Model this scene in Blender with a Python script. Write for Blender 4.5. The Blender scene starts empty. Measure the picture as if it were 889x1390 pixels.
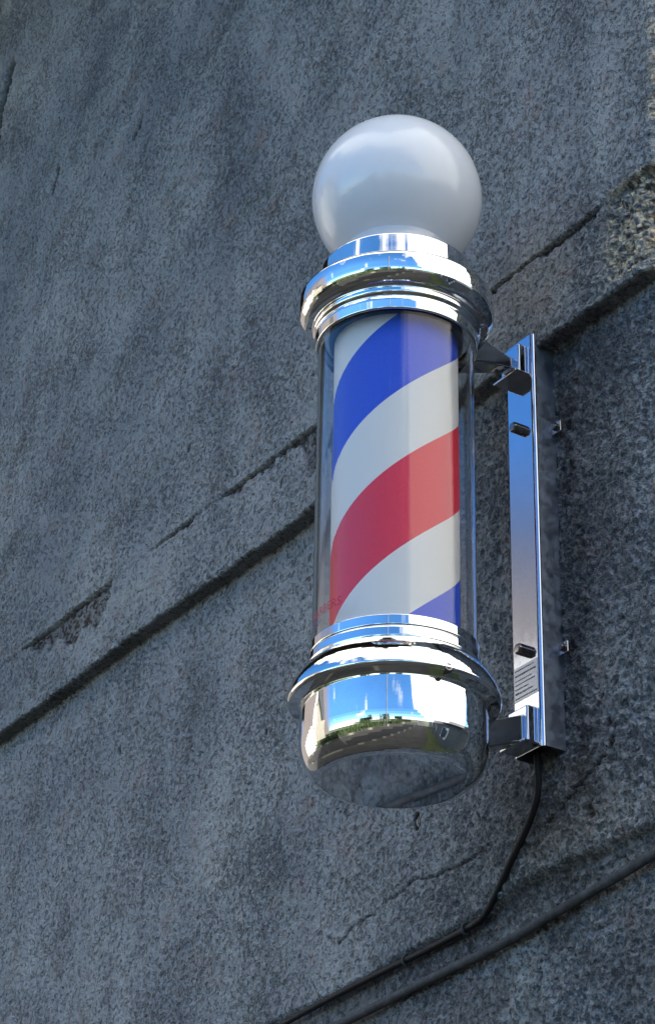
import bpy, bmesh, math, random
import numpy as np
from mathutils import Vector, Matrix

random.seed(7)
RNG = np.random.RandomState(11)
sc = bpy.context.scene
COL = sc.collection

# ------------------------------------------------------------------ frame of the place
# the pole stands on the z axis; NI points horizontally into the wall, DW runs along the wall (to the left, away)
AZ = math.radians(32.7)
NI = Vector((math.cos(AZ), math.sin(AZ), 0)) * 0 + Vector((math.cos(AZ), math.sin(AZ), 0))
NI = Vector((0.8415, 0.5402, 0)); DW = Vector((-0.5402, 0.8415, 0))
S_WALL = 0.180          # distance from the pole's axis to the face of the lower wall
GROUND = -2.50


def W(s, t, z):
    return NI * s + DW * t + Vector((0, 0, z))


# ------------------------------------------------------------------ tagging / linking
def tag(o, label=None, cat=None, group=None, kind=None):
    if label: o['label'] = label
    if cat: o['category'] = cat
    if group: o['group'] = group
    if kind: o['kind'] = kind
    return o


def empty(name, loc):
    o = bpy.data.objects.new(name, None)
    o.empty_display_size = 0.05
    o.location = loc
    COL.objects.link(o)
    return o


def link(name, me, mat, parent=None, smooth=True):
    if mat is not None and not me.materials:
        me.materials.append(mat)
    if smooth:
        me.polygons.foreach_set('use_smooth', [True] * len(me.polygons))
    o = bpy.data.objects.new(name, me)
    COL.objects.link(o)
    if parent is not None:
        o.parent = parent
        # parents are empties / meshes with pure translation
        if parent.type == 'EMPTY':
            o.matrix_parent_inverse = Matrix.Translation(-parent.location)
    return o


def mesh_from(verts, faces, name='mesh'):
    me = bpy.data.meshes.new(name)
    me.from_pydata([tuple(v) for v in verts], [], faces)
    me.update()
    return me


def bm_obj(name, bm, mat, parent=None, smooth=False):
    bmesh.ops.recalc_face_normals(bm, faces=bm.faces)
    me = bpy.data.meshes.new(name)
    bm.to_mesh(me); bm.free()
    o = link(name, me, mat, parent, smooth)
    if smooth:
        wn = o.modifiers.new('weighted', 'WEIGHTED_NORMAL'); wn.keep_sharp = True; wn.weight = 100
    return o


def lathe_mesh(profile, seg=192, closed=False, name='lathe'):
    """revolve (r, z) points round the z axis"""
    verts, faces = [], []
    pr = []
    m_ = len(profile)
    for i in range(m_ if closed else m_ - 1):      # support rings keep long faces straight under smooth shading
        p, q = Vector(profile[i]), Vector(profile[(i + 1) % m_])
        pr.append(tuple(p)); L = (q - p).length
        if L > 0.0009:
            for d in (0.00015, 0.0004): pr.append(tuple(p + (q - p) * (d / L)))
            for d in (0.0004, 0.00015): pr.append(tuple(q - (q - p) * (d / L)))
    if not closed: pr.append(tuple(profile[-1]))
    profile = pr
    n = len(profile)
    idx = []
    for (r, z) in profile:
        if r < 1e-6:
            idx.append([len(verts)] * seg); verts.append((0, 0, z))
        else:
            row = []
            for k in range(seg):
                a = 2 * math.pi * k / seg
                row.append(len(verts)); verts.append((r * math.cos(a), r * math.sin(a), z))
            idx.append(row)
    rng = range(n) if closed else range(n - 1)
    for i in rng:
        a, b = idx[i], idx[(i + 1) % n]
        for k in range(seg):
            k2 = (k + 1) % seg
            f = [a[k], a[k2], b[k2], b[k]]
            g = []
            for q in f:
                if q not in g: g.append(q)
            if len(g) > 2: faces.append(g)
    me = mesh_from(verts, faces, name)
    bm = bmesh.new(); bm.from_mesh(me)
    bmesh.ops.recalc_face_normals(bm, faces=bm.faces)
    bm.to_mesh(me); bm.free()
    return me


def rounded(points, rad, n=5):
    """round the corners of an open (r,z) polyline; rad: one radius or list"""
    out = [points[0]]
    for i in range(1, len(points) - 1):
        p0, p1, p2 = (Vector(points[i - 1]), Vector(points[i]), Vector(points[i + 1]))
        rr = rad[i] if isinstance(rad, (list, tuple)) else rad
        a, b = p0 - p1, p2 - p1
        d = min(rr, a.length * 0.45, b.length * 0.45)
        if d < 1e-6:
            out.append(tuple(p1)); continue
        q0, q2 = p1 + a.normalized() * d, p1 + b.normalized() * d
        for k in range(n + 1):
            u = k / n
            q = q0 * (1 - u) ** 2 + p1 * 2 * u * (1 - u) + q2 * u ** 2
            out.append((q.x, q.y))
    out.append(points[-1])
    return out


def tube_mesh(path, radius, seg=14, name='tube', cap=True):
    pts = [Vector(p) for p in path]
    verts, faces = [], []
    up = Vector((0.13, 0.31, 0.94)).normalized()
    prev = None
    for i, p in enumerate(pts):
        t = (pts[min(i + 1, len(pts) - 1)] - pts[max(i - 1, 0)]).normalized()
        if prev is None:
            a = t.cross(up)
            if a.length < 0.2: a = t.cross(Vector((1, 0, 0)))
            a.normalize()
        else:
            a = (prev - t * prev.dot(t)).normalized()
        prev = a
        b = t.cross(a).normalized()
        rr = radius(i / (len(pts) - 1)) if callable(radius) else radius
        for k in range(seg):
            w = 2 * math.pi * k / seg
            verts.append(p + (a * math.cos(w) + b * math.sin(w)) * rr)
    for i in range(len(pts) - 1):
        for k in range(seg):
            k2 = (k + 1) % seg
            faces.append([i * seg + k, i * seg + k2, (i + 1) * seg + k2, (i + 1) * seg + k])
    if cap:
        faces.append(list(range(seg))[::-1])
        faces.append([(len(pts) - 1) * seg + k for k in range(seg)])
    return mesh_from(verts, faces, name)


def smooth_path(ctrl, n=14):
    """Catmull-Rom through the control points"""
    P = [Vector(c) for c in ctrl]
    P = [P[0] * 2 - P[1]] + P + [P[-1] * 2 - P[-2]]
    out = []
    for i in range(1, len(P) - 2):
        for k in range(n):
            u = k / n
            out.append(0.5 * ((2 * P[i]) + (P[i + 1] - P[i - 1]) * u + (2 * P[i - 1] - 5 * P[i] + 4 * P[i + 1] - P[i + 2]) * u * u
                              + (3 * P[i] - P[i - 1] - 3 * P[i + 1] + P[i + 2]) * u ** 3))
    out.append(P[-2])
    for _ in range(60):
        out = [out[0]] + [(a + b * 2 + c_) / 4 for a, b, c_ in zip(out, out[1:], out[2:])] + [out[-1]]
    return out


def loft_box(bm, s0, h0, za0, zb0, s1, h1, za1, zb1, tc=0.0, n=8, ease=None):
    """a bar running along NI from s0 to s1 whose half width and z range change"""
    rings = []
    for i in range(n + 1):
        u = i / n
        e = ease(u) if ease else u
        s = s0 + (s1 - s0) * u
        h = h0 + (h1 - h0) * e
        za = za0 + (za1 - za0) * e; zb = zb0 + (zb1 - zb0) * e
        rings.append([bm.verts.new(W(s, tc + q * h, z)) for q, z in ((-1, za), (1, za), (1, zb), (-1, zb))])
    for a, b in zip(rings, rings[1:]):
        for k in range(4):
            bm.faces.new([a[k], a[(k + 1) % 4], b[(k + 1) % 4], b[k]])
    bm.faces.new(rings[0][::-1]); bm.faces.new(rings[-1])


def box_w(bm, s0, s1, t0, t1, z0, z1):
    v = [bm.verts.new(W(s, t, z)) for z in (z0, z1) for s, t in ((s0, t0), (s1, t0), (s1, t1), (s0, t1))]
    for f in ((0, 1, 2, 3), (4, 5, 6, 7), (0, 1, 5, 4), (1, 2, 6, 5), (2, 3, 7, 6), (3, 0, 4, 7)):
        bm.faces.new([v[i] for i in f])


def bevel(bm, w, seg=3):
    bmesh.ops.recalc_face_normals(bm, faces=bm.faces)
    es = [e for e in bm.edges if len(e.link_faces) == 2 and e.calc_face_angle(0) > 0.35]
    bmesh.ops.bevel(bm, geom=es, offset=w, segments=seg, affect='EDGES', profile=0.5, clamp_overlap=True)


# ------------------------------------------------------------------ materials
class NT:
    def __init__(self, mat):
        mat.use_nodes = True
        self.t = mat.node_tree
        self.t.nodes.clear()

    def n(self, kind, **kw):
        nd = self.t.nodes.new(kind)
        for k, v in kw.items():
            if k == 'inp':
                for a, b in v.items(): nd.inputs[a].default_value = b
            else:
                setattr(nd, k, v)
        return nd

    def l(self, a, b): self.t.links.new(a, b)

    def math(self, op, a, b=None, clamp=False, c=None):
        nd = self.n('ShaderNodeMath', operation=op, use_clamp=clamp)
        for i, x in enumerate((a, b, c)):
            if x is None: continue
            if isinstance(x, (int, float)): nd.inputs[i].default_value = x
            else: self.l(x, nd.inputs[i])
        return nd.outputs[0]

    def ramp(self, fac, stops, interp='LINEAR'):
        nd = self.n('ShaderNodeValToRGB')
        cr = nd.color_ramp; cr.interpolation = interp
        while len(cr.elements) < len(stops): cr.elements.new(0.5)
        for e, (p, c) in zip(cr.elements, stops):
            e.position = p
            e.color = (c, c, c, 1) if isinstance(c, (int, float)) else (*c, 1)
        self.l(fac, nd.inputs[0])
        return nd.outputs[0]

    def mix(self, fac, a, b, mode='MIX'):
        nd = self.n('ShaderNodeMix', data_type='RGBA', blend_type=mode)
        for i, x in ((0, fac), (6, a), (7, b)):
            if isinstance(x, (int, float)): nd.inputs[i].default_value = x
            elif isinstance(x, tuple): nd.inputs[i].default_value = (*x, 1)
            else: self.l(x, nd.inputs[i])
        return nd.outputs[2]

    def noise(self, vec, scale, detail=2, rough=0.5, dist=0.0):
        nd = self.n('ShaderNodeTexNoise')
        nd.inputs['Scale'].default_value = scale; nd.inputs['Detail'].default_value = detail
        nd.inputs['Roughness'].default_value = rough; nd.inputs['Distortion'].default_value = dist
        self.l(vec, nd.inputs['Vector'])
        return nd.outputs['Fac']


def principled(name, color, rough=0.5, metal=0.0, ior=1.45, **extra):
    m = bpy.data.materials.new(name)
    g = NT(m)
    out = g.n('ShaderNodeOutputMaterial')
    b = g.n('ShaderNodeBsdfPrincipled')
    b.inputs['Base Color'].default_value = (*color, 1)
    b.inputs['Roughness'].default_value = rough
    b.inputs['Metallic'].default_value = metal
    b.inputs['IOR'].default_value = ior
    for k, v in extra.items(): b.inputs[k.replace('_', ' ')].default_value = v
    g.l(b.outputs[0], out.inputs[0])
    return m, g, b


def bump(g, b, height, strength, dist):
    bp = g.n('ShaderNodeBump'); bp.inputs['Strength'].default_value = strength; bp.inputs['Distance'].default_value = dist
    g.l(height, bp.inputs['Height']); g.l(bp.outputs[0], b.inputs['Normal'])


def obj_coord(g): return g.n('ShaderNodeTexCoord').outputs['Object']


def mat_chrome(name, color=(0.86, 0.87, 0.88), rough=0.035, wav=0.10, dist=0.0012):
    m, g, b = principled(name, color, rough, 1.0)
    co = obj_coord(g)
    n1 = g.noise(co, 38, 2, 0.5)
    bump(g, b, n1, wav, dist)
    # faint smears in the polish
    n2 = g.noise(co, 90, 4, 0.6)
    r = g.ramp(n2, [(0.35, rough * 0.9), (0.75, rough * 1.7)])
    g.l(r, b.inputs['Roughness'])
    n3 = g.noise(co, 45, 5, 0.7)
    dim = tuple(c_ * 0.93 for c_ in color)
    g.l(g.ramp(n3, [(0.42, color), (0.68, dim)]), b.inputs['Base Color'])
    return m


M = {}
M['chrome'] = mat_chrome('polished chrome', wav=0.06)
M['chrome_cup'] = mat_chrome('polished chrome cup', wav=0.03)
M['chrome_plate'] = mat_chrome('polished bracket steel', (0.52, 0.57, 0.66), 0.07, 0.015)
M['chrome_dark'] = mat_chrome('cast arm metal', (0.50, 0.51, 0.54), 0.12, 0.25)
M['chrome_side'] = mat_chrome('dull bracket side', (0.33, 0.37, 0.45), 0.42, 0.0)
M['bolt'] = mat_chrome('dark bolt steel', (0.25, 0.23, 0.23), 0.12, 0.1)
M['dark'] = principled('dark plastic', (0.012, 0.013, 0.02), 0.35)[0]

# opal globe
m, g, b = principled('opal plastic', (0.66, 0.69, 0.75), 0.22, 0.0, 1.49, Coat_Weight=0.3, Coat_Roughness=0.03, Coat_IOR=1.5)
b.inputs['Subsurface Weight'].default_value = 1.0
b.inputs['Subsurface Radius'].default_value = (0.07, 0.07, 0.07)
b.inputs['Subsurface Scale'].default_value = 1.0
M['globe'] = m

# clear acrylic tube
m, g, b = principled('clear acrylic', (1.0, 1.0, 1.0), 0.0, 0.0, 1.34, Transmission_Weight=1.0)
co = obj_coord(g)
mp = g.n('ShaderNodeMapping'); mp.inputs['Scale'].default_value = (1, 1, 0.02)
g.l(co, mp.inputs['Vector'])
n1 = g.noise(mp.outputs[0], 260, 2, 0.5)
bump(g, b, n1, 0.07, 0.0005)
M['tube'] = m

# striped drum
m, g, b = principled('printed stripes', (0.8, 0.8, 0.8), 0.38, 0.0, 1.33)
co = obj_coord(g)
sp = g.n('ShaderNodeSeparateXYZ'); g.l(co, sp.inputs[0])
ang = g.math('ARCTAN2', sp.outputs[0], g.math('MULTIPLY', sp.outputs[1], -1.0))   # 0 facing -y, + to the right
ph = g.math('SUBTRACT', sp.outputs[2], g.math('MULTIPLY', ang, 0.0499))
u = g.math('DIVIDE', g.math('SUBTRACT', 0.3843, ph), 0.3297)
u = g.math('FRACT', u)


def band(g, u, lo, hi, soft=0.0016):
    a = g.math('SUBTRACT', u, lo); c = g.math('SUBTRACT', hi, u)
    mn = g.math('MINIMUM', a, c)
    return g.math('ADD', g.math('DIVIDE', mn, soft), 0.5, clamp=True)


blue = band(g, u, 0.0, 0.263); red = band(g, u, 0.497, 0.776)
c = g.mix(blue, (0.90, 0.90, 0.89), (0.001, 0.075, 0.80))
c = g.mix(red, c, (0.92, 0.008, 0.040))
n1 = g.noise(co, 700, 2)
c = g.mix(g.math('MULTIPLY', n1, 0.10), c, (0.55, 0.55, 0.6))
g.l(c, b.inputs['Base Color'])
M['stripes'] = m

M['red_ink'] = principled('red lettering ink', (0.42, 0.015, 0.05), 0.4)[0]
M['purple_ink'] = principled('purple lettering ink', (0.12, 0.03, 0.20), 0.4)[0]
M['label'] = principled('silver label film', (0.42, 0.46, 0.54), 0.22, 0.75)[0]
M['label_ink'] = principled('label print', (0.02, 0.03, 0.06), 0.5)[0]
m, g, b = principled('black cable', (0.006, 0.006, 0.008), 0.65)
bump(g, b, g.noise(obj_coord(g), 400, 2), 0.3, 0.0005)
M['cable'] = m

# ---- rough render of the wall
m, g, b = principled('rough rendered wall', (0.3, 0.3, 0.3), 0.92)
b.inputs['Specular IOR Level'].default_value = 0.25
co = obj_coord(g)
dirt_shade = g.n('ShaderNodeAttribute', attribute_name='dirt_shade').outputs['Fac']
pale = g.n('ShaderNodeAttribute', attribute_name='pale').outputs['Fac']
coarse = g.n('ShaderNodeAttribute', attribute_name='coarse').outputs['Fac']
big = g.noise(co, 4.5, 4, 0.6)
mid = g.noise(co, 24, 3, 0.6)
base = g.ramp(big, [(0.30, (0.200, 0.222, 0.255)), (0.50, (0.290, 0.308, 0.330)), (0.70, (0.370, 0.380, 0.385))])
base = g.mix(g.ramp(mid, [(0.35, 0.30), (0.62, 0.0)]), base, (0.20, 0.215, 0.215))
# streaks left by rain, running down the wall (slightly aslant)
mp = g.n('ShaderNodeMapping'); mp.inputs['Rotation'].default_value = (0.0, 0.0, 0.0); mp.inputs['Scale'].default_value = (9, 9, 0.9)
g.l(co, mp.inputs['Vector'])
stk = g.noise(mp.outputs[0], 1.0, 4, 0.6, 0.3)
base = g.mix(g.ramp(stk, [(0.50, 0.0), (0.70, 0.55)]), base, (0.17, 0.185, 0.21))
# slanting trowel marks
tt = g.n('ShaderNodeVectorMath', operation='DOT_PRODUCT'); g.l(co, tt.inputs[0]); tt.inputs[1].default_value = tuple(DW)
zz = g.n('ShaderNodeSeparateXYZ'); g.l(co, zz.inputs[0]); zz = zz.outputs[2]; tt = tt.outputs['Value']
cmb = g.n('ShaderNodeCombineXYZ')
g.l(g.math('MULTIPLY', g.math('ADD', g.math('MULTIPLY', tt, 0.48), g.math('MULTIPLY', zz, 0.88)), 10.0), cmb.inputs[0])
g.l(g.math('MULTIPLY', g.math('SUBTRACT', g.math('MULTIPLY', tt, 0.88), g.math('MULTIPLY', zz, 0.48)), 1.6), cmb.inputs[1])
st2 = g.noise(cmb.outputs[0], 1.0, 5, 0.6, 0.4)
upw = g.math('MULTIPLY', g.ramp(zz, [(0.55, 0.0), (1.0, 1.0)]), g.ramp(st2, [(0.48, 0.0), (0.70, 0.60)]))
base = g.mix(upw, base, (0.15, 0.165, 0.195))
# moss tint and rust tint in places
tint = g.noise(co, 11, 3, 0.6)
base = g.mix(g.ramp(tint, [(0.55, 0.0), (0.75, 0.22)]), base, (0.22, 0.27, 0.22))
tint2 = g.noise(co, 17.3, 4, 0.7)
base = g.mix(g.ramp(tint2, [(0.57, 0.0), (0.75, 0.55)]), base, (0.24, 0.15, 0.13))
# dark grit
g1a = g.noise(co, 150, 4, 0.68, 0.5)
g1b = g.noise(co, 330, 3, 0.6, 0.2)
g1 = g.math('ADD', g.math('MULTIPLY', g1a, 0.6), g.math('MULTIPLY', g1b, 0.4))
g2 = g.noise(co, 420, 2, 0.5, 0.3)
mid2 = g.noise(co, 8.5, 5, 0.65)
thr = g.math('ADD', g1, g.math('MULTIPLY', g.math('SUBTRACT', mid2, 0.5), 0.26))
thr = g.math('ADD', thr, -0.003)
thr = g.math('SUBTRACT', thr, g.math('MULTIPLY', coarse, 0.045))
grit = g.ramp(thr, [(0.400, 0.62), (0.462, 0.0)])
base = g.mix(grit, base, (0.050, 0.055, 0.070))
lite = g.ramp(g2, [(0.56, 0.0), (0.68, 0.25)])
base = g.mix(lite, base, (0.45, 0.47, 0.47))
base = g.mix(g.math('MULTIPLY', pale, g.ramp(g1, [(0.42, 0.25), (0.50, 1.0)])), base, (0.70, 0.59, 0.42))
base = g.mix(dirt_shade, base, (0.042, 0.029, 0.023))
g.l(base, b.inputs['Base Color'])
h = g.math('ADD', g.math('MULTIPLY', g.ramp(thr, [(0.34, 0.0), (0.50, 1.0)]), 0.8), g.math('MULTIPLY', g2, 0.55))
bump(g, b, h, 1.0, 0.0050)
M['wall'] = m

m, g, b = principled('painted conduit', (0.16, 0.17, 0.18), 0.75)
co = obj_coord(g)
g.l(g.ramp(g.noise(co, 60, 4, 0.7), [(0.35, (0.025, 0.028, 0.033)), (0.65, (0.075, 0.08, 0.09))]), b.inputs['Base Color'])
bump(g, b, g.noise(co, 300, 3), 0.5, 0.001)
M['conduit'] = m

m, g, b = principled('brown weathered timber', (0.06, 0.045, 0.03), 0.8)
co = obj_coord(g)
mp = g.n('ShaderNodeMapping'); mp.inputs['Scale'].default_value = (60, 60, 3); g.l(co, mp.inputs[0])
g.l(g.ramp(g.noise(mp.outputs[0], 1, 4), [(0.3, (0.02, 0.015, 0.012)), (0.7, (0.09, 0.065, 0.04))]), b.inputs['Base Color'])
M['timber'] = m


def noisy(name, c0, c1, scale, rough=0.9):
    m, g, b = principled(name, c0, rough)
    co = obj_coord(g)
    g.l(g.ramp(g.noise(co, scale, 5, 0.65), [(0.3, c0), (0.7, c1)]), b.inputs['Base Color'])
    return m


M['asphalt'] = noisy('asphalt', (0.013, 0.013, 0.013), (0.024, 0.024, 0.022), 3)
M['paving'] = noisy('paving', (0.028, 0.027, 0.025), (0.050, 0.048, 0.043), 2)
M['kerb'] = noisy('kerb stone', (0.10, 0.095, 0.07), (0.15, 0.145, 0.11), 5)
M['grass'] = noisy('verge grass', (0.035, 0.05, 0.015), (0.07, 0.08, 0.03), 6)
M['cream'] = noisy('cream painted render', (0.40, 0.36, 0.29), (0.47, 0.43, 0.35), 1.2)
M['trim'] = noisy('white painted trim', (0.74, 0.73, 0.70), (0.80, 0.79, 0.76), 3)
M['slate'] = noisy('slate roof', (0.07, 0.075, 0.085), (0.12, 0.125, 0.135), 4)
M['pane'] = principled('window pane', (0.03, 0.05, 0.07), 0.05, 0.0, 1.5)[0]
M['brick'] = noisy('dark stone', (0.07, 0.07, 0.07), (0.12, 0.12, 0.115), 8)
M['leaf'] = noisy('hedge leaves', (0.020, 0.040, 0.012), (0.055, 0.085, 0.025), 9)
M['bark'] = noisy('bark', (0.05, 0.04, 0.03), (0.09, 0.07, 0.05), 20)
M['post'] = principled('grey painted post', (0.10, 0.105, 0.11), 0.5)[0]


# ------------------------------------------------------------------ the wall
_T = RNG.rand(256, 256).astype(np.float32)


def vnoise(x, y, seed=0):
    x = x + seed * 17.37; y = y + seed * 9.71
    xi = np.floor(x).astype(np.int64); yi = np.floor(y).astype(np.int64)
    fx = (x - xi); fy = (y - yi)
    fx = fx * fx * (3 - 2 * fx); fy = fy * fy * (3 - 2 * fy)
    a = _T[xi & 255, yi & 255]; bb = _T[(xi + 1) & 255, yi & 255]
    c_ = _T[xi & 255, (yi + 1) & 255]; d_ = _T[(xi + 1) & 255, (yi + 1) & 255]
    return (a * (1 - fx) + bb * fx) * (1 - fy) + (c_ * (1 - fx) + d_ * fx) * fy


def fbm(x, y, oct=4, seed=0):
    s = 0; amp = 0.5; tot = 0
    for o in range(oct):
        s = s + amp * vnoise(x * 2 ** o, y * 2 ** o, seed + o * 3); tot += amp; amp *= 0.5
    return s / tot


def sstep(a, b, x):
    u = np.clip((x - a) / (b - a), 0, 1)
    return u * u * (3 - 2 * u)


def seg_dist(t, z, pts):
    d = np.full(t.shape, 9.0)
    for (a0, b0), (a1, b1) in zip(pts, pts[1:]):
        ax, az = a1 - a0, b1 - b0
        L = ax * ax + az * az + 1e-12
        u = np.clip(((t - a0) * ax + (z - b0) * az) / L, 0, 1)
        d = np.minimum(d, np.hypot(t - a0 - ax * u, z - b0 - az * u))
    return d


def wall():
    # rows: the vertical section as (z, outward offset), resampled by arc length
    prof = [(GROUND - 0.05, 0.0), (-0.5, 0.0), (0.4310, 0.0), (0.4330, 0.0015), (0.4330, 0.0190), (0.4345, 0.0225), (0.440, 0.0222),
            (0.500, 0.0175), (0.5475, 0.0150), (0.5495, 0.0165), (0.60, 0.0165), (0.80, 0.016), (3.4, 0.016)]
    zs, os_ = [], []
    for (z0, o0), (z1, o1) in zip(prof, prof[1:]):
        L = math.hypot(z1 - z0, o1 - o0)
        zm = (z0 + z1) / 2
        if zm < -0.6: st = 0.05
        elif zm > 1.5: st = 0.0045
        else: st = 0.00135
        if z0 == 0.80: st = 0.0030
        n = max(1, int(L / st))
        for k in range(n):
            zs.append(z0 + (z1 - z0) * k / n); os_.append(o0 + (o1 - o0) * k / n)
    zs.append(prof[-1][0]); os_.append(prof[-1][1])
    zs = np.array(zs); os_ = np.array(os_)
    # columns: along the wall; u<0 runs back along the return face round the corner
    us = [0.0]
    while us[-1] < 5.0:
        u = us[-1]
        us.append(u + (0.00135 if u < 0.72 else 0.0024 if u < 1.3 else 0.004 if u < 1.75 else 0.08))
    back = [0.0]
    while back[-1] > -1.6:
        u = back[-1]
        back.append(u - (0.00135 if u > -0.05 else 0.05))
    us = np.array(back[:0:-1] + us)
    U, Z = np.meshgrid(us, zs)
    O = np.repeat(os_[:, None], len(us), 1)
    corner = -0.180 - 0.068 * (Z - 0.2)          # t of the corner at each height
    corner = corner + 0.0035 * (fbm(Z * 38, Z * 0 + 3.1, 3, 5) - 0.5) * 2 + 0.0020 * (fbm(Z * 160, Z * 0 + 7.7, 2, 9) - 0.5) * 2
    bulge = sstep(0.425, 0.45, Z) * (1 - sstep(0.53, 0.57, Z))
    # plan of the corner: quarter round of radius rc
    rc = 0.004 + 0.026 * bulge
    Lq = rc * math.pi / 2
    Uq = np.clip((U + Lq / 2) / Lq, 0, 1)        # 0 on the return face, 1 on the front face
    th = Uq * math.pi / 2                         # 0: facing -DW ; 90deg: facing outwards
    cx = corner + rc; cs = rc
    front = np.maximum(U - Lq / 2, 0); ret = np.maximum(-U - Lq / 2, 0)
    t = cx - rc * np.cos(th) + front
    s = cs - rc * np.sin(th) + ret               # depth behind the face plane
    nt = -np.cos(th); ns = -np.sin(th)
    T = t
    # ---- relief
    coarse = sstep(0.30, -0.05, T + 0.10 * (fbm(T * 9, Z * 9, 3, 1) - .5)) * (1 - sstep(0.415, 0.435, Z))
    coarse = np.maximum(coarse, 0.9 * bulge * sstep(-0.05, -0.14, T))
    crumb = vnoise(T * 290, Z * 290, 2)
    crumb2 = vnoise(T * 150 + 0.6 * crumb, Z * 150, 4)
    worm = 1 - np.abs(2 * vnoise(T * 175, Z * 175, 6) - 1)
    H = (0.0014 + 0.0012 * coarse) * (crumb - 0.5) + (0.0018 + 0.0026 * coarse) * (crumb2 - 0.5) + (0.0006 + 0.0022 * coarse) * (worm - 0.5)
    H = H + 0.0022 * (fbm(T * 22, Z * 22, 3, 8) - 0.5) + 0.007 * (fbm(T * 3.1, Z * 3.1, 3, 12) - 0.5)
    dirt_shade = np.zeros_like(T); pale = np.zeros_like(T)
    # bellcast band fading softly into the wall above, bare patches and overhang along its upper arris
    za = 0.5485 + 0.004 * (fbm(T * 14, T * 0 + 2.2, 3, 3) - 0.5)
    run = fbm(T * 11, T * 0 + 4.4, 4, 21)                      # how far the coat has come away along the arris
    where = np.zeros_like(T)
    for a, b_, k in [(-0.14, 0.12, .80), (0.345, 0.62, 1.0), (0.665, 0.785, 1.05), (0.90, 1.17, 0.95), (1.25, 1.36, 0.8)]:
        where = np.maximum(where, k * sstep(a - 0.01, a + 0.03, T) * (1 - sstep(b_ - 0.03, b_ + 0.01, T)))
    depth = where * (0.003 + 0.17 * np.clip(run - 0.40, 0, 1) + 0.012 * (fbm(T * 60, T * 0 + 8, 3, 22) - 0.4))
    depth = depth * (1 - 0.55 * sstep(0.2, -0.05, T))
    below = (za - Z) + 0.016 * (fbm(T * 85 + Z * 40, Z * 85, 3, 23) - 0.5) * sstep(0.0, 0.008, za - Z)
    patch = sstep(-0.0006, 0.0006, za - Z) * sstep(0.0015, -0.0015, below - depth) * (where > 0.25)
    H = H - 0.0052 * patch
    gr = vnoise(T * 240, Z * 240, 31)
    dirt_shade = np.maximum(dirt_shade, patch * sstep(0.42, 0.62, gr) * 0.95)
    dirt_shade = np.maximum(dirt_shade, patch * 0.42)
    dirt_shade = np.maximum(dirt_shade, 0.45 * sstep(-0.022, -0.034, T) * sstep(-0.085, -0.045, T + 0.03 * (fbm(T * 30, Z * 12, 4, 150) - .5)) * (Z < 0.43) * (Z > -0.06) * sstep(0.3, 0.65, fbm(T * 45, Z * 25, 4, 151)))  # shadow beside the bracket, painted into the wall colour
    # dark joint right under the overhang
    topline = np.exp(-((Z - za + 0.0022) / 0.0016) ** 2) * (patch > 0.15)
    dirt_shade = np.maximum(dirt_shade, topline * 0.95)
    # ragged drip edge of the band
    lip = np.exp(-((Z - 0.436) / 0.0045) ** 2) * (O > 0.012)
    H = H + lip * (0.0060 * (fbm(T * 95, T * 0 + 5.5, 3, 14) - 0.55) + 0.0045 * (fbm(T * 260, Z * 200, 2, 16) - 0.5))
    DZ = np.zeros_like(T) + lip * (0.0050 * (fbm(T * 70, T * 0 + 1.5, 3, 15) - 0.5) + 0.0035 * (fbm(T * 240, T * 0 + 3.5, 2, 17) - 0.5))
    # soffit and the joint below it are darker
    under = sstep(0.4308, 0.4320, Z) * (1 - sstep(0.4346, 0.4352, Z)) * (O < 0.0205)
    dirt_shade = np.maximum(dirt_shade, under * 0.25)
    # broken end of the band next to the corner
    be = sstep(-0.118, -0.150, T + 0.02 * (fbm(T * 60, Z * 60, 3, 40) - .5)) * sstep(0.437, 0.452, Z) * (1 - sstep(0.548, 0.556, Z))
    be = be * sstep(0.44, 0.46, Z + (T + 0.165) * 1.2 + 0.02)
    H = H - be * 0.006 + be * 0.008 * (fbm(T * 150, Z * 150, 3, 41) - 0.5)
    pale = np.maximum(pale, be * 1.0 * sstep(0.35, 0.55, fbm(T * 210, Z * 210, 3, 42)))  # pale plaster, with warm sunlight painted into its tint
    dirt_shade = np.maximum(dirt_shade, be * 0.8 * sstep(0.60, 0.72, vnoise(T * 300, Z * 300, 43)))
    edge = sstep(0.007, 0.0015, np.abs(U)) * sstep(0.35, 0.6, fbm(Z * 55, U * 90, 3, 50))
    pale = np.maximum(pale, edge * 0.7)
    dirt_shade = np.maximum(dirt_shade, sstep(-0.004, -0.009, U + 0.004 * (fbm(Z * 60, U * 60, 3, 51) - .5)) * sstep(0.30, 0.42, fbm(Z * 9, U * 9, 3, 52)) * 0.9)
    crest = np.exp(-((Z - 0.5525 - 0.006 * (fbm(T * 70, T * 0, 3, 45) - .5)) / 0.003) ** 2) * sstep(-0.125, -0.15, T)
    pale = np.maximum(pale, crest * 0.9); H = H + crest * (0.002 + 0.005 * (fbm(T * 170, Z * 170, 3, 46) - 0.5)); dirt_shade = np.maximum(dirt_shade, crest * 0.7 * sstep(0.5, 0.62, fbm(T * 190, Z * 190, 2, 47)))
    # lower step in the render, fading to the left
    zl = -0.116 - 0.016 * sstep(0.03, 0.13, T) + 0.004 * (fbm(T * 30, T * 0 + 9, 3, 60) - 0.5) - 0.015 * sstep(.13, .4, T)
    stepw = 1 - 0.5 * sstep(0.30, 0.6, T)
    H = H - 0.0100 * stepw * sstep(0.005, -0.005, Z - zl)
    low = sstep(0.0, -0.02, Z - zl)
    dirt_shade = np.maximum(dirt_shade, 0.42 * sstep(0.004, -0.004, Z - zl) * sstep(-0.055, -0.012, Z - zl) * (0.5 + fbm(T * 40, Z * 40, 3, 66)))  # shade below the step, painted into the wall colour
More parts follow.
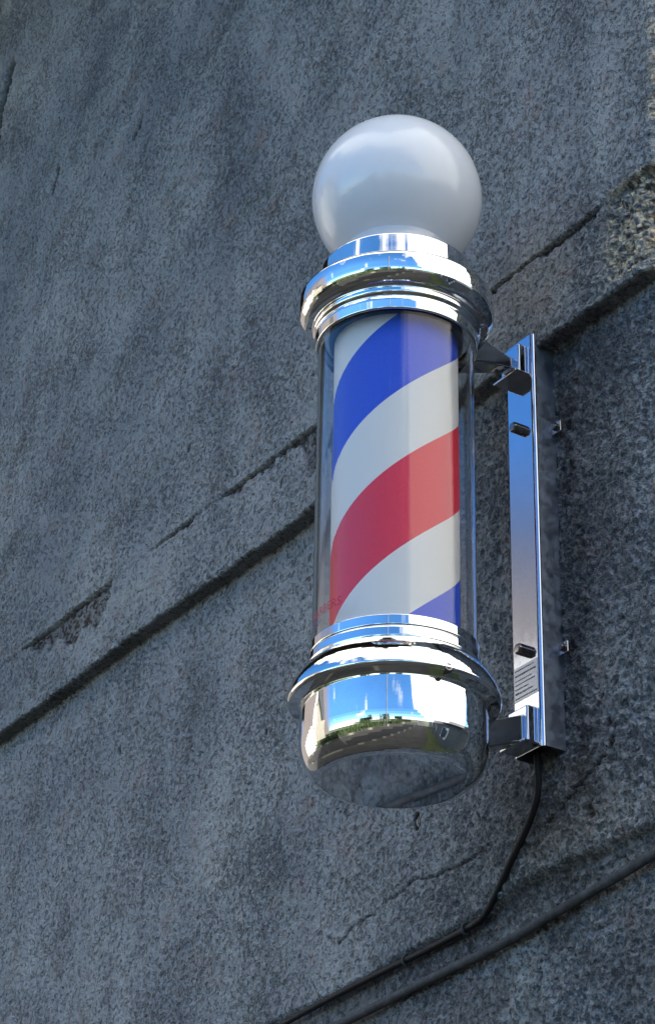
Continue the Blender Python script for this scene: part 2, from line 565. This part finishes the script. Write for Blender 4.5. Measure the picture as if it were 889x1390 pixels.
    dirt_shade = np.maximum(dirt_shade, 0.30 * low * sstep(0.35, 0.6, fbm(T * 16, Z * 16, 4, 67)))  # patchy painted shade farther down
    coarse = coarse * (1 - 0.5 * low)
    # cracks
    def crack(pts, w, dep, jit=0.004, seed=70, dk=0.9):
        nonlocal H, dirt_shade
        m_ = (T > min(p[0] for p in pts) - .02) & (T < max(p[0] for p in pts) + .02) & (Z > min(p[1] for p in pts) - .02) & (Z < max(p[1] for p in pts) + .02)
        tt, zz = T[m_], Z[m_]
        d = seg_dist(tt + jit * (fbm(tt * 60, zz * 60, 3, seed) - .5) * 2, zz + jit * (fbm(tt * 60, zz * 60, 3, seed + 5) - .5) * 2, pts)
        k = sstep(w, w * 0.35, d * (0.7 + 0.9 * fbm(tt * 90, zz * 90, 2, seed + 9))) * sstep(0.15, 0.36, fbm(tt * 45, zz * 45, 3, seed + 7))
        H[m_] = H[m_] - dep * k
        dirt_shade[m_] = np.maximum(dirt_shade[m_], k * dk)
    crack([(0.36, -0.092), (0.3327, -0.0827), (0.2857, -0.0775), (0.227, -0.0629), (0.19, -0.069), (0.1519, -0.0732), (0.0977, -0.063)], 0.0023, 0.0022, dk=.70)
    crack([(0.0297, -0.0981), (0.0175, -0.0727), (-0.0162, -0.0614), (-0.0542, -0.040), (-0.08, -0.028)], 0.0026, 0.0028, seed=80, dk=.8)
    crack([(1.424, 1.765), (1.436, 1.735), (1.447, 1.705), (1.456, 1.660), (1.462, 1.60)], 0.0210, 0.012, 0.003, 90, 1.0)
    crack([(1.193, 1.405), (1.200, 1.39), (1.2075, 1.370)], 0.0075, 0.003, 0.002, 95, .9)
    crack([(0.915, 1.332), (0.920, 1.318), (0.934, 1.305)], 0.0095, 0.003, 0.003, 97, .95)
    crack([(0.3989, 0.5), (0.406, 0.49), (.4105, .48)], 0.0018, 0.0015, 0.002, 99, .8)
    crack([(0.468, 0.515), (0.477, 0.502)], 0.0022, 0.0015, 0.002, 101, .8)
    for (a, b_, r_) in [(-0.0533, -0.0753, 0.007), (-0.0843, -0.0001, 0.005), (-0.0565, 0.1238, 0.005), (-0.0445, 0.2891, 0.006), (-0.04, 0.262, 0.004),
                        (1.0706, 0.962, 0.007), (0.1434, -0.1514, 0.0045), (-0.040, 0.3376, 0.006), (-0.0365, 0.094, 0.006), (0.52, 0.20, 0.004), (0.71, 0.66, 0.004),
                        (-0.088, -0.02, 0.006), (-0.078, 0.03, .004), (0.88, 0.30, 0.005)]:
        d = np.hypot(T - a, (Z - b_) * 0.62) + 0.004 * (fbm(T * 150, Z * 150, 2, 110) - .5)
        k = sstep(r_, r_ * 0.45, d)
        dirt_shade = np.maximum(dirt_shade, k * 0.80); H = H - 0.0022 * k
    # a small plugged hole below the pole
    d = np.hypot(T - 0.2207, (Z + 0.0021) * 0.50)
    k = sstep(0.0060, 0.0045, d) * (1 - sstep(0.0030, 0.0022, d))
    dirt_shade = np.maximum(dirt_shade, k); H = H - 0.003 * sstep(0.0062, 0.0045, d); pale = np.maximum(pale, 0.4 * sstep(0.0028, 0.002, d))
    # ---- positions
    nz = np.zeros_like(T)
    S = S_WALL + s + ns * (O + H)
    TT = T + nt * (O * (0.4) + H)
    ZZ = Z + DZ
    X = NI.x * S + DW.x * TT; Y = NI.y * S + DW.y * TT
    nr, nc = T.shape
    co = np.stack([X, Y, ZZ], -1).reshape(-1, 3).astype(np.float32)
    ii = np.arange(nr * nc).reshape(nr, nc)
    q = np.stack([ii[:-1, :-1], ii[:-1, 1:], ii[1:, 1:], ii[1:, :-1]], -1).reshape(-1, 4)
    me = bpy.data.meshes.new('wall')
    me.vertices.add(len(co)); me.vertices.foreach_set('co', co.ravel())
    nf = len(q)
    me.loops.add(nf * 4); me.loops.foreach_set('vertex_index', q.ravel().astype(np.int32))
    me.polygons.add(nf); me.polygons.foreach_set('loop_start', np.arange(0, nf * 4, 4, dtype=np.int32))
    me.polygons.foreach_set('loop_total', np.full(nf, 4, dtype=np.int32))
    me.polygons.foreach_set('use_smooth', np.ones(nf, dtype=bool))
    me.update(calc_edges=True)
    for nm, arr in (('dirt_shade', dirt_shade), ('pale', pale), ('coarse', coarse)):
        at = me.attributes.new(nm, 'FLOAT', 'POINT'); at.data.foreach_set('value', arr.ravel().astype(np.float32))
    me.materials.append(M['wall'])
    o = bpy.data.objects.new('rendered_wall', me); COL.objects.link(o)
    tag(o, 'rough grey rendered wall with a chipped projecting band behind the barber pole', 'wall')
    print('wall verts', len(co))
    return o


wall()

# ------------------------------------------------------------------ the barber pole
pole = empty('barber_pole', (0, 0, -0.075))
tag(pole, 'chrome barber pole with white globe and red, white and blue stripes on the rough wall', 'barber pole')

# globe with its short neck
R, zc = 0.0866, 0.5625
prof = []
for k in range(0, 73):
    a = math.pi / 2 - math.radians(k * 2.0)
    if a < -math.radians(52): break
    prof.append((max(R * math.cos(a), 0), zc + R * math.sin(a)))
prof += [(0.0525, 0.489), (0.0520, 0.460)]
globe = link('globe', lathe_mesh(prof, 160), M['globe'], pole)

# upper collar
pts = [(0.0520, 0.4600), (0.0700, 0.4600), (0.0722, 0.4693), (0.0760, 0.4693), (0.0775, 0.4360), (0.0940, 0.4360), (0.0972, 0.4325),
       (0.0972, 0.4245), (0.0958, 0.4125), (0.0900, 0.4050), (0.0828, 0.4030), (0.0828, 0.3965), (0.0800, 0.3935), (0.0805, 0.3895), (0.0793, 0.3798),
       (0.0772, 0.3790), (0.0766, 0.3845), (0.0766, 0.3900), (0.0500, 0.3900)]
rd = [0, .001, .0012, .0016, .001, .002, .003, .004, .006, .005, .001, .0022, .0012, .0014, .0016, .0007, .001, .001, 0]
upper = link('collar', lathe_mesh(rounded(pts, rd), 224), M['chrome'], pole)
upper['label'] = 'upper chrome collar below the globe'
# holder of the drum inside
hold = link('drum_holder', lathe_mesh(rounded([(0.0, 0.3885), (0.0, 0.3845), (0.0660, 0.3845), (0.0665, 0.3890)], 0.0006), 160), M['dark'], pole)

# drum and tube
drum = link('striped_drum', lathe_mesh([(0.0600, 0.0300), (0.0606, 0.0305), (0.0606, 0.3840), (0.0600, 0.3842)], 192), M['stripes'], pole)
tube = link('clear_tube', lathe_mesh([(0.0762, 0.0400), (0.0762, 0.3870), (0.0730, 0.3870), (0.0730, 0.0400)], 224, closed=True), M['tube'], pole)

# lower collar
pts = [(0.0500, 0.0380), (0.0766, 0.0380), (0.0766, 0.0545), (0.0785, 0.0549), (0.0788, 0.0450), (0.0778, 0.0438), (0.0800, 0.0425), (0.0806, 0.0335), (0.0800, 0.0318), (0.0822, 0.0300),
       (0.0875, 0.0245), (0.0930, 0.0165), (0.0965, 0.0080), (0.0978, 0.0000), (0.0960, -0.0028), (0.0870, -0.0050), (0.0855, -0.0060)]
rd = [0, .001, .001, .0012, .0012, .001, .0014, .0012, .001, .002, .004, .004, .004, .0025, .002, .001, 0]
lower = link('collar', lathe_mesh(rounded(pts, rd), 224), M['chrome'], pole)
lower['label'] = 'lower flared chrome collar above the cup'
# end cup
pts = [(0.0855, -0.0060)]
for k in range(0, 10): pts.append((0.0858 + 0.0002 * math.sin(k / 9 * 3.14), -0.0065 - 0.0315 * k / 9))
for k in range(1, 25):
    a = math.radians(90 * k / 24)
    pts.append((0.0630 + 0.0228 * math.cos(a), -0.0380 - 0.0360 * math.sin(a)))
pts += [(0.030, -0.0742), (0.0, -0.0743)]
cup = link('end_cup', lathe_mesh(pts, 256), M['chrome_cup'], pole)


def screw(parent, r, ang_deg, z, rad=0.0026, name='screw', ln=0.004):
    a = math.radians(ang_deg)
    d = Vector((math.cos(a), math.sin(a), 0)); side = Vector((-d.y, d.x, 0)); up = Vector((0, 0, 1))
    bm = bmesh.new()
    rings = []
    for off, k in ((-0.004, 1.0), (ln * 0.7, 1.0), (ln, 0.72), (ln, 0.42), (ln * 0.3, 0.40)):
        rings.append([bm.verts.new(d * (r + off) + (side * math.cos(w) + up * math.sin(w)) * rad * k) for w in [2 * math.pi * q / 20 for q in range(20)]])
    for p, q in zip(rings, rings[1:]):
        for k in range(20): bm.faces.new([p[k], p[(k + 1) % 20], q[(k + 1) % 20], q[k]])
    bm.faces.new(rings[-1])
    return bm_obj(name, bm, M['bolt'], parent, True)


screw(upper, 0.0935, -62.5, 0.4080, 0.0048, ln=0.0040)
screw(lower, 0.0915, -62.5, -0.0040, 0.0024, ln=0.003)
screw(upper, 0.0935, 117.5, 0.4085, 0.0034, ln=0.0035)

# mounting arms
def arm(s0, h0, za0, zb0, s1, h1, za1, zb1, label, ease):
    bm = bmesh.new()
    loft_box(bm, s0, h0, za0, zb0, s1, h1, za1, zb1, n=10, ease=ease)
    bevel(bm, 0.0022, 3)
    o = bm_obj('mounting_arm', bm, M['chrome_dark'], pole, True)
    o['label'] = label
    return o


arm(0.074, 0.020, 0.384, 0.430, 0.1440, 0.0085, 0.406, 0.4185, 'upper arm that tapers from the collar to the bracket', lambda u: 1 - (1 - u) ** 1.7)
arm(0.078, 0.016, -0.029, -0.0035, 0.1440, 0.0100, -0.002, 0.026, 'lower arm between the cup and the bracket', lambda u: u)

# wall bracket: a polished channel, open at both ends
def bracket():
    bm = bmesh.new()
    s0, s1, hw, th, r = 0.1520, 0.1795, 0.0225, 0.0014, 0.0042
    outer, inner = [], []
    outer.append((s1, -hw)); inner.append((s1, -hw + th))
    for sgn in (-1, 1):
        angs = range(0, 91, 15)
        seq = []
        for a in angs:
            a_ = math.radians(a)
            # from side (a=0) to front (a=90)
            seq.append((s0 + r - r * math.sin(a_), sgn * (hw - r + r * math.cos(a_)), s0 + r - (r - th) * math.sin(a_), sgn * (hw - r + (r - th) * math.cos(a_))))
        if sgn == 1: seq = seq[::-1]
        for (a, b_, c_, d_) in seq:
            outer.append((a, b_)); inner.append((c_, d_))
    outer.append((s1, hw)); inner.append((s1, hw - th))
    zz = [-0.008, 0.446]
    V = [[[bm.verts.new(W(s, t, z)) for (s, t) in L] for L in (outer, inner)] for z in zz]
    n = len(outer)
    for i in range(n - 1):
        bm.faces.new([V[0][0][i], V[0][0][i + 1], V[1][0][i + 1], V[1][0][i]])
        bm.faces.new([V[0][1][i], V[1][1][i], V[1][1][i + 1], V[0][1][i + 1]])
        for k in (0, 1):
            bm.faces.new([V[k][0][i], V[k][0][i + 1], V[k][1][i + 1], V[k][1][i]])
    for i in (0, n - 1):
        bm.faces.new([V[0][0][i], V[1][0][i], V[1][1][i], V[0][1][i]])
    o = bm_obj('wall_bracket', bm, M['chrome_plate'], pole, True)
    o.data.shade_smooth() if hasattr(o.data, 'shade_smooth') else None
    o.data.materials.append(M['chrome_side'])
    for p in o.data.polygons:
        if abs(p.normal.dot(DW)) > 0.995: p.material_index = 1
    return o


br = bracket()
# clamp blocks carrying the arms
for (z0, z1) in ((0.4000, 0.4340), (-0.0040, 0.0330)):
    bm = bmesh.new()
    box_w(bm, 0.1405, 0.1525, -0.0150, 0.0150, z0, z1)
    bevel(bm, 0.0018, 3)
    ob = bm_obj('clamp_block', bm, M['chrome_plate'], br, True)
    bm = bmesh.new()
    box_w(bm, 0.1330, 0.1525, -0.0185, 0.0185, z0 - 0.0032, z0 - 0.0008)
    bevel(bm, 0.0005, 2)
    bm_obj('shelf_plate', bm, M['chrome_dark'], br, False)


def hexbolt(s0, s1, t, z, rad, parent, name='bolt'):
    bm = bmesh.new()
    rings = []
    for s, k, seg in ((s1, 1.0, 6), (s0 + 0.002, 1.0, 6), (s0, 0.82, 6)):
        rings.append([bm.verts.new(W(s, t + rad * k * math.cos(a), z + rad * k * math.sin(a))) for a in [2 * math.pi * q / 6 for q in range(6)]])
    for p, q in zip(rings, rings[1:]):
        for k in range(6): bm.faces.new([p[k], p[(k + 1) % 6], q[(k + 1) % 6], q[k]])
    bm.faces.new(rings[-1]); bm.faces.new(rings[0])
    bevel(bm, 0.0007, 2)
    return bm_obj(name, bm, M['bolt'], parent, True)


hexbolt(0.1415, 0.1525, 0.0005, 0.3425, 0.0060, br)
hexbolt(0.1415, 0.1525, 0.0005, 0.0965, 0.0060, br)
# screws through the side tabs into the wall
for z in (0.338, 0.0945):
    bm = bmesh.new()
    box_w(bm, 0.1745, 0.1765, -0.0360, -0.0226, z - 0.006, z + 0.006)
    bevel(bm, 0.0006, 2)
    tb = bm_obj('side_tab', bm, M['chrome_dark'], br, False)
    hexbolt(0.1700, 0.1750, -0.0300, z, 0.0042, br, 'tab_screw')

# label film with its small print
lz0, lz1 = 0.0475, 0.0830
bm = bmesh.new()
box_w(bm, 0.15165, 0.1521, -0.0180, 0.0180, lz0, lz1)
lab = bm_obj('rating_label', bm, M['label'], br, False)
lab['label'] = 'silver sticker with lines of small dark print'
bm = bmesh.new()
rows = [(0.0795, 0.0014, .85), (0.0742, 0.0020, .95), (0.0690, 0.0012, .7), (0.0648, 0.0014, .9), (0.0602, 0.0014, .6), (0.0556, 0.0022, .8), (0.0505, 0.0016, .95)]
rr = random.Random(3)
for (z, hh, fill) in rows:
    t = 0.0165
    while t > 0.0165 - 0.033 * fill:
        w = rr.uniform(0.0008, 0.0030)
        box_w(bm, 0.15150, 0.15166, t - w, t, z - hh / 2 * rr.uniform(.6, 1), z + hh / 2 * rr.uniform(.6, 1))
        t -= w + rr.uniform(0.0005, 0.0012)
bm_obj('small_print', bm, M['label_ink'], lab, False)


# lettering on the tube: text bent round the cylinder
def bent_text(body, size, rad, ang_deg, z, mat, parent, name, slope=0.0):
    cu = bpy.data.curves.new(name, 'FONT'); cu.body = body; cu.size = size; cu.extrude = 0.0
    cu.resolution_u = 4
    ob = bpy.data.objects.new(name, cu); COL.objects.link(ob)
    dg = bpy.context.evaluated_depsgraph_get()
    me = bpy.data.meshes.new_from_object(ob.evaluated_get(dg))
    bpy.data.objects.remove(ob, do_unlink=True)
    bm = bmesh.new(); bm.from_mesh(me); bpy.data.meshes.remove(me)
    bmesh.ops.subdivide_edges(bm, edges=[e for e in bm.edges if e.calc_length() > 0.003], cuts=2)
    for v in bm.verts:
        a = math.radians(ang_deg) + v.co.x / rad
        zz = z + v.co.y + slope * v.co.x
        v.co = Vector((rad * math.cos(a), rad * math.sin(a), zz))
    me2 = bpy.data.meshes.new(name); bm.to_mesh(me2); bm.free()
    return link(name, me2, mat, parent, False)


bent_text("BARBERS", 0.0125, 0.07635, -168, 0.0735, M['red_ink'], tube, 'lettering')
bent_text("SHOP", 0.0080, 0.07635, -168, 0.0655, M['purple_ink'], tube, 'lettering')

# ------------------------------------------------------------------ cable and conduit
ctrl = [W(0.166, 0.0030, 0.030), W(0.166, 0.0040, -0.004), W(0.167, 0.0055, -0.0200), W(0.171, 0.0095, -0.0430), W(0.1735, 0.0310, -0.0690), W(0.1745, 0.0585, -0.0930), W(0.176, 0.0810, -0.1150),
        W(0.178, 0.1035, -0.1320), W(0.180, 0.1240, -0.1365), W(0.1815, 0.1782, -0.1390), W(0.180, 0.2155, -0.1420), W(0.179, 0.2700, -0.1440), W(0.178, 0.40, -0.150), W(0.178, 0.62, -0.165), W(0.178, 1.2, -0.175)]
o = link('power_cable', tube_mesh(smooth_path(ctrl), lambda u: 0.0034, 14), M['cable'])
tag(o, 'black cable hanging from the bottom of the bracket and turning left along the wall', 'cable')
ctrl = [W(0.1815, -0.172, -0.139), W(0.1815, -0.1498, -0.1415), W(0.1815, -0.0799, -0.1500), W(0.1815, 0.0019, -0.1580), W(0.1815, 0.07, -0.1655), W(0.1815, 0.1162, -0.1685), W(0.1815, 0.20, -0.171), W(0.1815, 0.6, -0.19), W(0.1815, 1.2, -0.20)]
o = link('conduit', tube_mesh(smooth_path(ctrl), 0.0046, 16), M['conduit'])
tag(o, 'grey painted conduit running low across the wall below the black cable', 'conduit')
for k, (t, z, lab_) in enumerate(((0.139, -0.1375, 'small cable clip where the black cable turns left'), (0.238, -0.1432, 'small cable clip farther left along the black cable'))):
    bm = bmesh.new()
    path = [W(0.1815 - 0.0062 * math.sin(a), t, z + 0.0055 * math.cos(a)) for a in [math.pi * q / 10 for q in range(11)]]
    me = tube_mesh(path, 0.0014, 8)
    bm.from_mesh(me)
    o = bm_obj('cable_clip', bm, M['conduit'], None, True)
    tag(o, lab_, 'clip', 'clips on the cable')

bm = bmesh.new()  # eave out of view, added to darken the upper wall
box_w(bm, -0.62, 0.163, -0.55, 5.4, 2.262, 2.30)
bevel(bm, 0.004, 2)
ev = empty('shade_eave', W(0, 2, 2.26)); tag(ev, 'unseen dark boarded eave with gutter projecting from the top of the rough wall', 'eave')
bm_obj('shade_board', bm, M['timber'], ev, False)
gp = [W(-0.67, -0.6, 2.29), W(-0.67, 2.0, 2.285), W(-0.67, 5.45, 2.28)]
link('shade_gutter', tube_mesh(gp, 0.045, 16), M['post'], ev)

# ------------------------------------------------------------------ the street the chrome looks out on
def sheet(name, s0, s1, t0, t1, z, mat):
    me = mesh_from([W(s0, t0, z), W(s1, t0, z), W(s1, t1, z), W(s0, t1, z)], [(0, 1, 2, 3)])
    return tag(link(name, me, mat, None, False), kind='structure')


sheet('ground', -150, 150, -150, 150, GROUND - 0.004, M['grass'])
sheet('road', -6.4, -1.9, -120, 120, GROUND, M['asphalt'])
bm = bmesh.new(); box_w(bm, -1.75, 0.60, -120, 120, GROUND - 0.2, GROUND + 0.12)
tag(bm_obj('pavement', bm, M['paving']), kind='structure')
bm = bmesh.new(); box_w(bm, -1.9, -1.752, -120, 120, GROUND - 0.2, GROUND + 0.125); box_w(bm, -6.55, -6.402, -120, 120, GROUND - 0.2, GROUND + 0.12)
tag(bm_obj('kerb', bm, M['kerb']), kind='structure')
bm = bmesh.new(); box_w(bm, -8.6, -6.552, -120, 120, GROUND - 0.2, GROUND + 0.115)
tag(bm_obj('far_pavement', bm, M['paving']), kind='structure')


def building(t0, t1, s_face, h, label, wins):
    b = empty('cream_house', W(s_face, (t0 + t1) / 2, GROUND)); tag(b, label, 'house')
    bm = bmesh.new(); box_w(bm, s_face - 7, s_face, t0, t1, GROUND, GROUND + h)
    bm_obj('wall', bm, M['cream'], b)
    bm = bmesh.new(); box_w(bm, s_face + 0.003, s_face + 0.28, t0 - 0.1, t1 + 0.1, GROUND + h - 0.30, GROUND + h + 0.05)
    bm_obj('cornice', bm, M['trim'], b)
    bm = bmesh.new()
    zt = GROUND + h + 0.053
    v = [bm.verts.new(W(s, t, z)) for (s, t, z) in ((s_face + .3, t0 - .15, zt), (s_face + .3, t1 + .15, zt), (s_face - 7.2, t1 + .15, zt), (s_face - 7.2, t0 - .15, zt), (s_face - 3.5, t0 - .15, zt + 1.3), (s_face - 3.5, t1 + .15, zt + 1.3))]
    for f in ((0, 1, 5, 4), (2, 3, 4, 5), (1, 2, 5), (3, 0, 4), (0, 3, 2, 1)): bm.faces.new([v[i] for i in f])
    bm_obj('roof', bm, M['slate'], b)
    n = int((t1 - t0) / 2.4)
    for i in range(n):
        for zf in wins:
            tc = t0 + (i + 0.5) * (t1 - t0) / n
            bm = bmesh.new()
            box_w(bm, s_face + 0.003, s_face + 0.09, tc - 0.62, tc - 0.50, GROUND + zf, GROUND + zf + 1.7)
            box_w(bm, s_face + 0.003, s_face + 0.09, tc + 0.50, tc + 0.62, GROUND + zf, GROUND + zf + 1.7)
            box_w(bm, s_face + 0.003, s_face + 0.12, tc - 0.70, tc + 0.70, GROUND + zf - 0.12, GROUND + zf - 0.002)
            box_w(bm, s_face + 0.003, s_face + 0.12, tc - 0.70, tc + 0.70, GROUND + zf + 1.702, GROUND + zf + 1.82)
            fr = bm_obj('window', bm, M['trim'], b)
            bm = bmesh.new(); box_w(bm, s_face + 0.004, s_face + 0.03, tc - 0.498, tc + 0.498, GROUND + zf + 0.002, GROUND + zf + 1.698)
            bm_obj('pane', bm, M['pane'], fr)


building(10.8, 36.0, -8.8, 9.0, 'tall cream house with white cornice and tall windows across the street', (0.9, 3.6, 6.2))


b = empty('blocker', W(3.6, -8, GROUND)); tag(b, 'low dark grey stone outbuilding with slate roof added beyond the corner to shade the road', 'blocker')  # low stone building added to keep sun off the road
bm = bmesh.new(); box_w(bm, 1.7, 6.0, -15, -1.6, GROUND, GROUND + 2.75); bm_obj('wall', bm, M['brick'], b)  # body of the added building that shades the road
bm = bmesh.new()
zt = GROUND + 2.753
v = [bm.verts.new(W(s, t, z)) for (s, t, z) in ((1.55, -15.1, zt), (1.55, -1.5, zt), (6.2, -1.5, zt), (6.2, -15.1, zt), (3.8, -15.1, zt + 0.9), (3.8, -1.5, zt + 0.9))]
for f in ((0, 1, 5, 4), (2, 3, 4, 5), (1, 2, 5), (3, 0, 4), (0, 3, 2, 1)): bm.faces.new([v[i] for i in f])
bm_obj('roof', bm, M['slate'], b)
for k in range(4):
    tc = -3.2 - k * 3.1
    bm = bmesh.new(); box_w(bm, 1.62, 1.697, tc - .55, tc + .55, GROUND + 1.0, GROUND + 2.3); fr = bm_obj('window', bm, M['trim'], b)
    bm = bmesh.new(); box_w(bm, 1.60, 1.617, tc - .47, tc + .47, GROUND + 1.08, GROUND + 2.22); bm_obj('pane', bm, M['pane'], fr)


def leafy(name, centre_list, nleaf, size, mat, parent=None, seed=1):
    r = random.Random(seed)
    verts, faces = [], []
    for _ in range(nleaf):
        c, rad = r.choice(centre_list)
        while True:
            d = Vector((r.uniform(-1, 1), r.uniform(-1, 1), r.uniform(-1, 1)))
            if d.length < 1: break
        p = Vector(c) + Vector((d.x * rad[0], d.y * rad[1], d.z * rad[2]))
        a = Vector((r.gauss(0, 1), r.gauss(0, 1), r.gauss(0, 1))).normalized(); b_ = a.cross(Vector((r.gauss(0, 1), r.gauss(0, 1), r.gauss(0, 1)))).normalized()
        k = size * r.uniform(.6, 1.4)
        n = len(verts)
        verts += [p - a * k, p + b_ * k * .5, p + a * k, p - b_ * k * .5]
        faces.append((n, n + 1, n + 2, n + 3))
    return link(name, mesh_from(verts, faces), mat, parent, False)


cs = []
for i in range(84):
    t = 9.4 - i * 0.42
    cs.append((W(-7.4 + random.uniform(-.2, .2), t, GROUND + 0.8 + random.uniform(0, .3)), (0.6, 0.6, random.uniform(.9, 1.2))))
o = leafy('hedge', cs, 34000, 0.09, M['leaf'], seed=5)
tag(o, 'clipped dark green hedge along the far side of the street', 'hedge')
for k, (s, t, h, lab_) in enumerate(((-9.5, -4.0, 3.6, 'bushy tree behind the near end of the hedge'), (-10.5, -10.0, 4.6, 'taller tree behind the middle of the hedge'), (-9.8, -17.0, 4.2, 'round tree behind the far end of the hedge'))):
    tr = empty('tree', W(s, t, GROUND)); tag(tr, lab_, 'tree', 'trees behind the hedge')
    link('trunk', tube_mesh([W(s, t, GROUND), W(s + .05, t, GROUND + h * .3), W(s - .05, t + .1, GROUND + h * .6)], lambda u: .16 - .09 * u, 10), M['bark'], tr)
    rr = random.Random(40 + k)
    cl = [(W(s + rr.uniform(-.9, .9), t + rr.uniform(-.9, .9), GROUND + h * rr.uniform(.5, .95)), (.7, .7, .55)) for _ in range(12)]
    leafy('crown', cl, 6000, 0.10, M['leaf'], tr, 60 + k)
# street post seen as a thin upright in the cup
pp = Vector((-1.35, -7.2, GROUND))
o = link('lamp_post', tube_mesh([pp, pp + Vector((0, 0, 3)), pp + Vector((0, 0, 7.5))], lambda u: .11 - .05 * u, 16), M['post'])
tag(o, 'tall plain grey post on the far side of the road', 'post')

# ------------------------------------------------------------------ light
SUN_EL = math.radians(25)
sh = (NI * 0.95 - DW * 0.31).normalized()
sun_dir = Vector((sh.x * math.cos(SUN_EL), sh.y * math.cos(SUN_EL), math.sin(SUN_EL)))
sd = bpy.data.lights.new('sun', 'SUN'); sd.energy = 4.0; sd.angle = math.radians(0.5); sd.color = (1.0, 0.94, 0.85)
so = bpy.data.objects.new('sun', sd); COL.objects.link(so)
so.rotation_euler = sun_dir.to_track_quat('Z', 'Y').to_euler()

w = bpy.data.worlds.new('World'); sc.world = w; w.use_nodes = True
nt = w.node_tree; nt.nodes.clear()
class WG(NT):
    def __init__(self, t): self.t = t
g = WG(nt)
out = g.n('ShaderNodeOutputWorld'); bg = g.n('ShaderNodeBackground'); bg.inputs['Strength'].default_value = 0.10
sky = g.n('ShaderNodeTexSky', sky_type='NISHITA', sun_disc=False, sun_elevation=SUN_EL, sun_rotation=math.atan2(sun_dir.x, sun_dir.y))
sky.altitude = 2500; sky.air_density = 1.0; sky.dust_density = 0.0; sky.ozone_density = 2.5
co = g.n('ShaderNodeTexCoord').outputs['Generated']
mp = g.n('ShaderNodeMapping'); mp.inputs['Scale'].default_value = (1, 1, 1.8); g.l(co, mp.inputs[0])
nz = g.noise(mp.outputs[0], 2.3, 5, 0.55, 0.2)
dt = g.n('ShaderNodeVectorMath', operation='DOT_PRODUCT')
g.l(co, dt.inputs[0])
bd = Vector((0.85 * .82, -0.53 * .82, .57)).normalized(); dt.inputs[1].default_value = bd
bank = g.math('MULTIPLY', g.math('SUBTRACT', dt.outputs['Value'], 0.80), 6.0)
bank = g.math('MAXIMUM', bank, -0.06); bank = g.math('MINIMUM', bank, 0.5)
dt2 = g.n('ShaderNodeVectorMath', operation='DOT_PRODUCT'); g.l(co, dt2.inputs[0]); dt2.inputs[1].default_value = Vector((0.02, -0.60, 0.80)).normalized()
bank2 = g.math('MINIMUM', g.math('MAXIMUM', g.math('MULTIPLY', g.math('SUBTRACT', dt2.outputs['Value'], 0.89), 2.6), -0.06), 0.26)
bank = g.math('MAXIMUM', bank, bank2)
szz = g.n('ShaderNodeSeparateXYZ'); g.l(co, szz.inputs[0])
bank = g.math('ADD', bank, g.math('MULTIPLY', g.ramp(szz.outputs[2], [(0.64, 0.0), (0.80, 1.0)]), 0.38))  # unseen high cloud added to brighten the drum and wall
nfine = g.noise(co, 8.0, 4, 0.6)
bank = g.math('ADD', bank, g.math('MULTIPLY', g.math('SUBTRACT', nfine, 0.5), 0.30))
cl = g.math('ADD', nz, bank)
mask = g.ramp(cl, [(0.575, 0.0), (0.70, 1.0)])
sx = g.n('ShaderNodeSeparateXYZ'); g.l(co, sx.inputs[0])
dt3 = g.n('ShaderNodeVectorMath', operation='DOT_PRODUCT'); g.l(co, dt3.inputs[0]); dt3.inputs[1].default_value = Vector((-0.88, 0.47, 0.0)).normalized()
n3 = g.noise(co, 7.0, 4, 0.6)
el = g.math('ADD', sx.outputs[2], g.math('MULTIPLY', g.math('SUBTRACT', n3, 0.5), 0.06))
lowc = g.math('MULTIPLY', g.ramp(el, [(0.465, 1.0), (0.505, 0.0)]), g.ramp(dt3.outputs['Value'], [(0.76, 0.0), (0.84, 1.0)]))
CLOUD = 5.5
hs = g.n('ShaderNodeHueSaturation'); hs.inputs['Saturation'].default_value = 1.22; hs.inputs['Value'].default_value = 0.85; g.l(sky.outputs[0], hs.inputs['Color'])
col = g.mix(mask, hs.outputs[0], (CLOUD, CLOUD * .96, CLOUD * .89))
col = g.mix(lowc, col, g.ramp(el, [(0.435, (1.35, 1.15, 1.05)), (0.470, (0.60, 0.72, 1.05))]))
g.l(col, bg.inputs[0]); g.l(bg.outputs[0], out.inputs[0])

# ------------------------------------------------------------------ camera
F, TH, ROLL = 3200.0, math.radians(28.5), math.radians(1.2)
f = Vector((0, math.cos(TH), math.sin(TH))); r0 = Vector((1, 0, 0)); u0 = Vector((0, -math.sin(TH), math.cos(TH)))
r = r0 * math.cos(ROLL) + u0 * math.sin(ROLL); u = u0 * math.cos(ROLL) - r0 * math.sin(ROLL)
cd = bpy.data.cameras.new('camera'); cam = bpy.data.objects.new('camera', cd); COL.objects.link(cam)
cd.sensor_fit = 'VERTICAL'; cd.sensor_height = 36.0; cd.sensor_width = 36.0 * 889 / 1390
cd.lens = F / 1390 * 36.0
cd.clip_start = 0.02; cd.clip_end = 500
mw = Matrix((r, u, -f)).transposed().to_4x4(); mw.translation = Vector((-0.06419, -1.963906, -0.867673))
cam.matrix_world = mw
sc.camera = cam

sc.view_settings.view_transform = 'Standard'; sc.view_settings.look = 'None'
sc.view_settings.exposure = 2.1; sc.view_settings.gamma = 1.0
sc.cycles.max_bounces = 16; sc.cycles.transmission_bounces = 12; sc.cycles.glossy_bounces = 8
sc.cycles.use_denoising = True
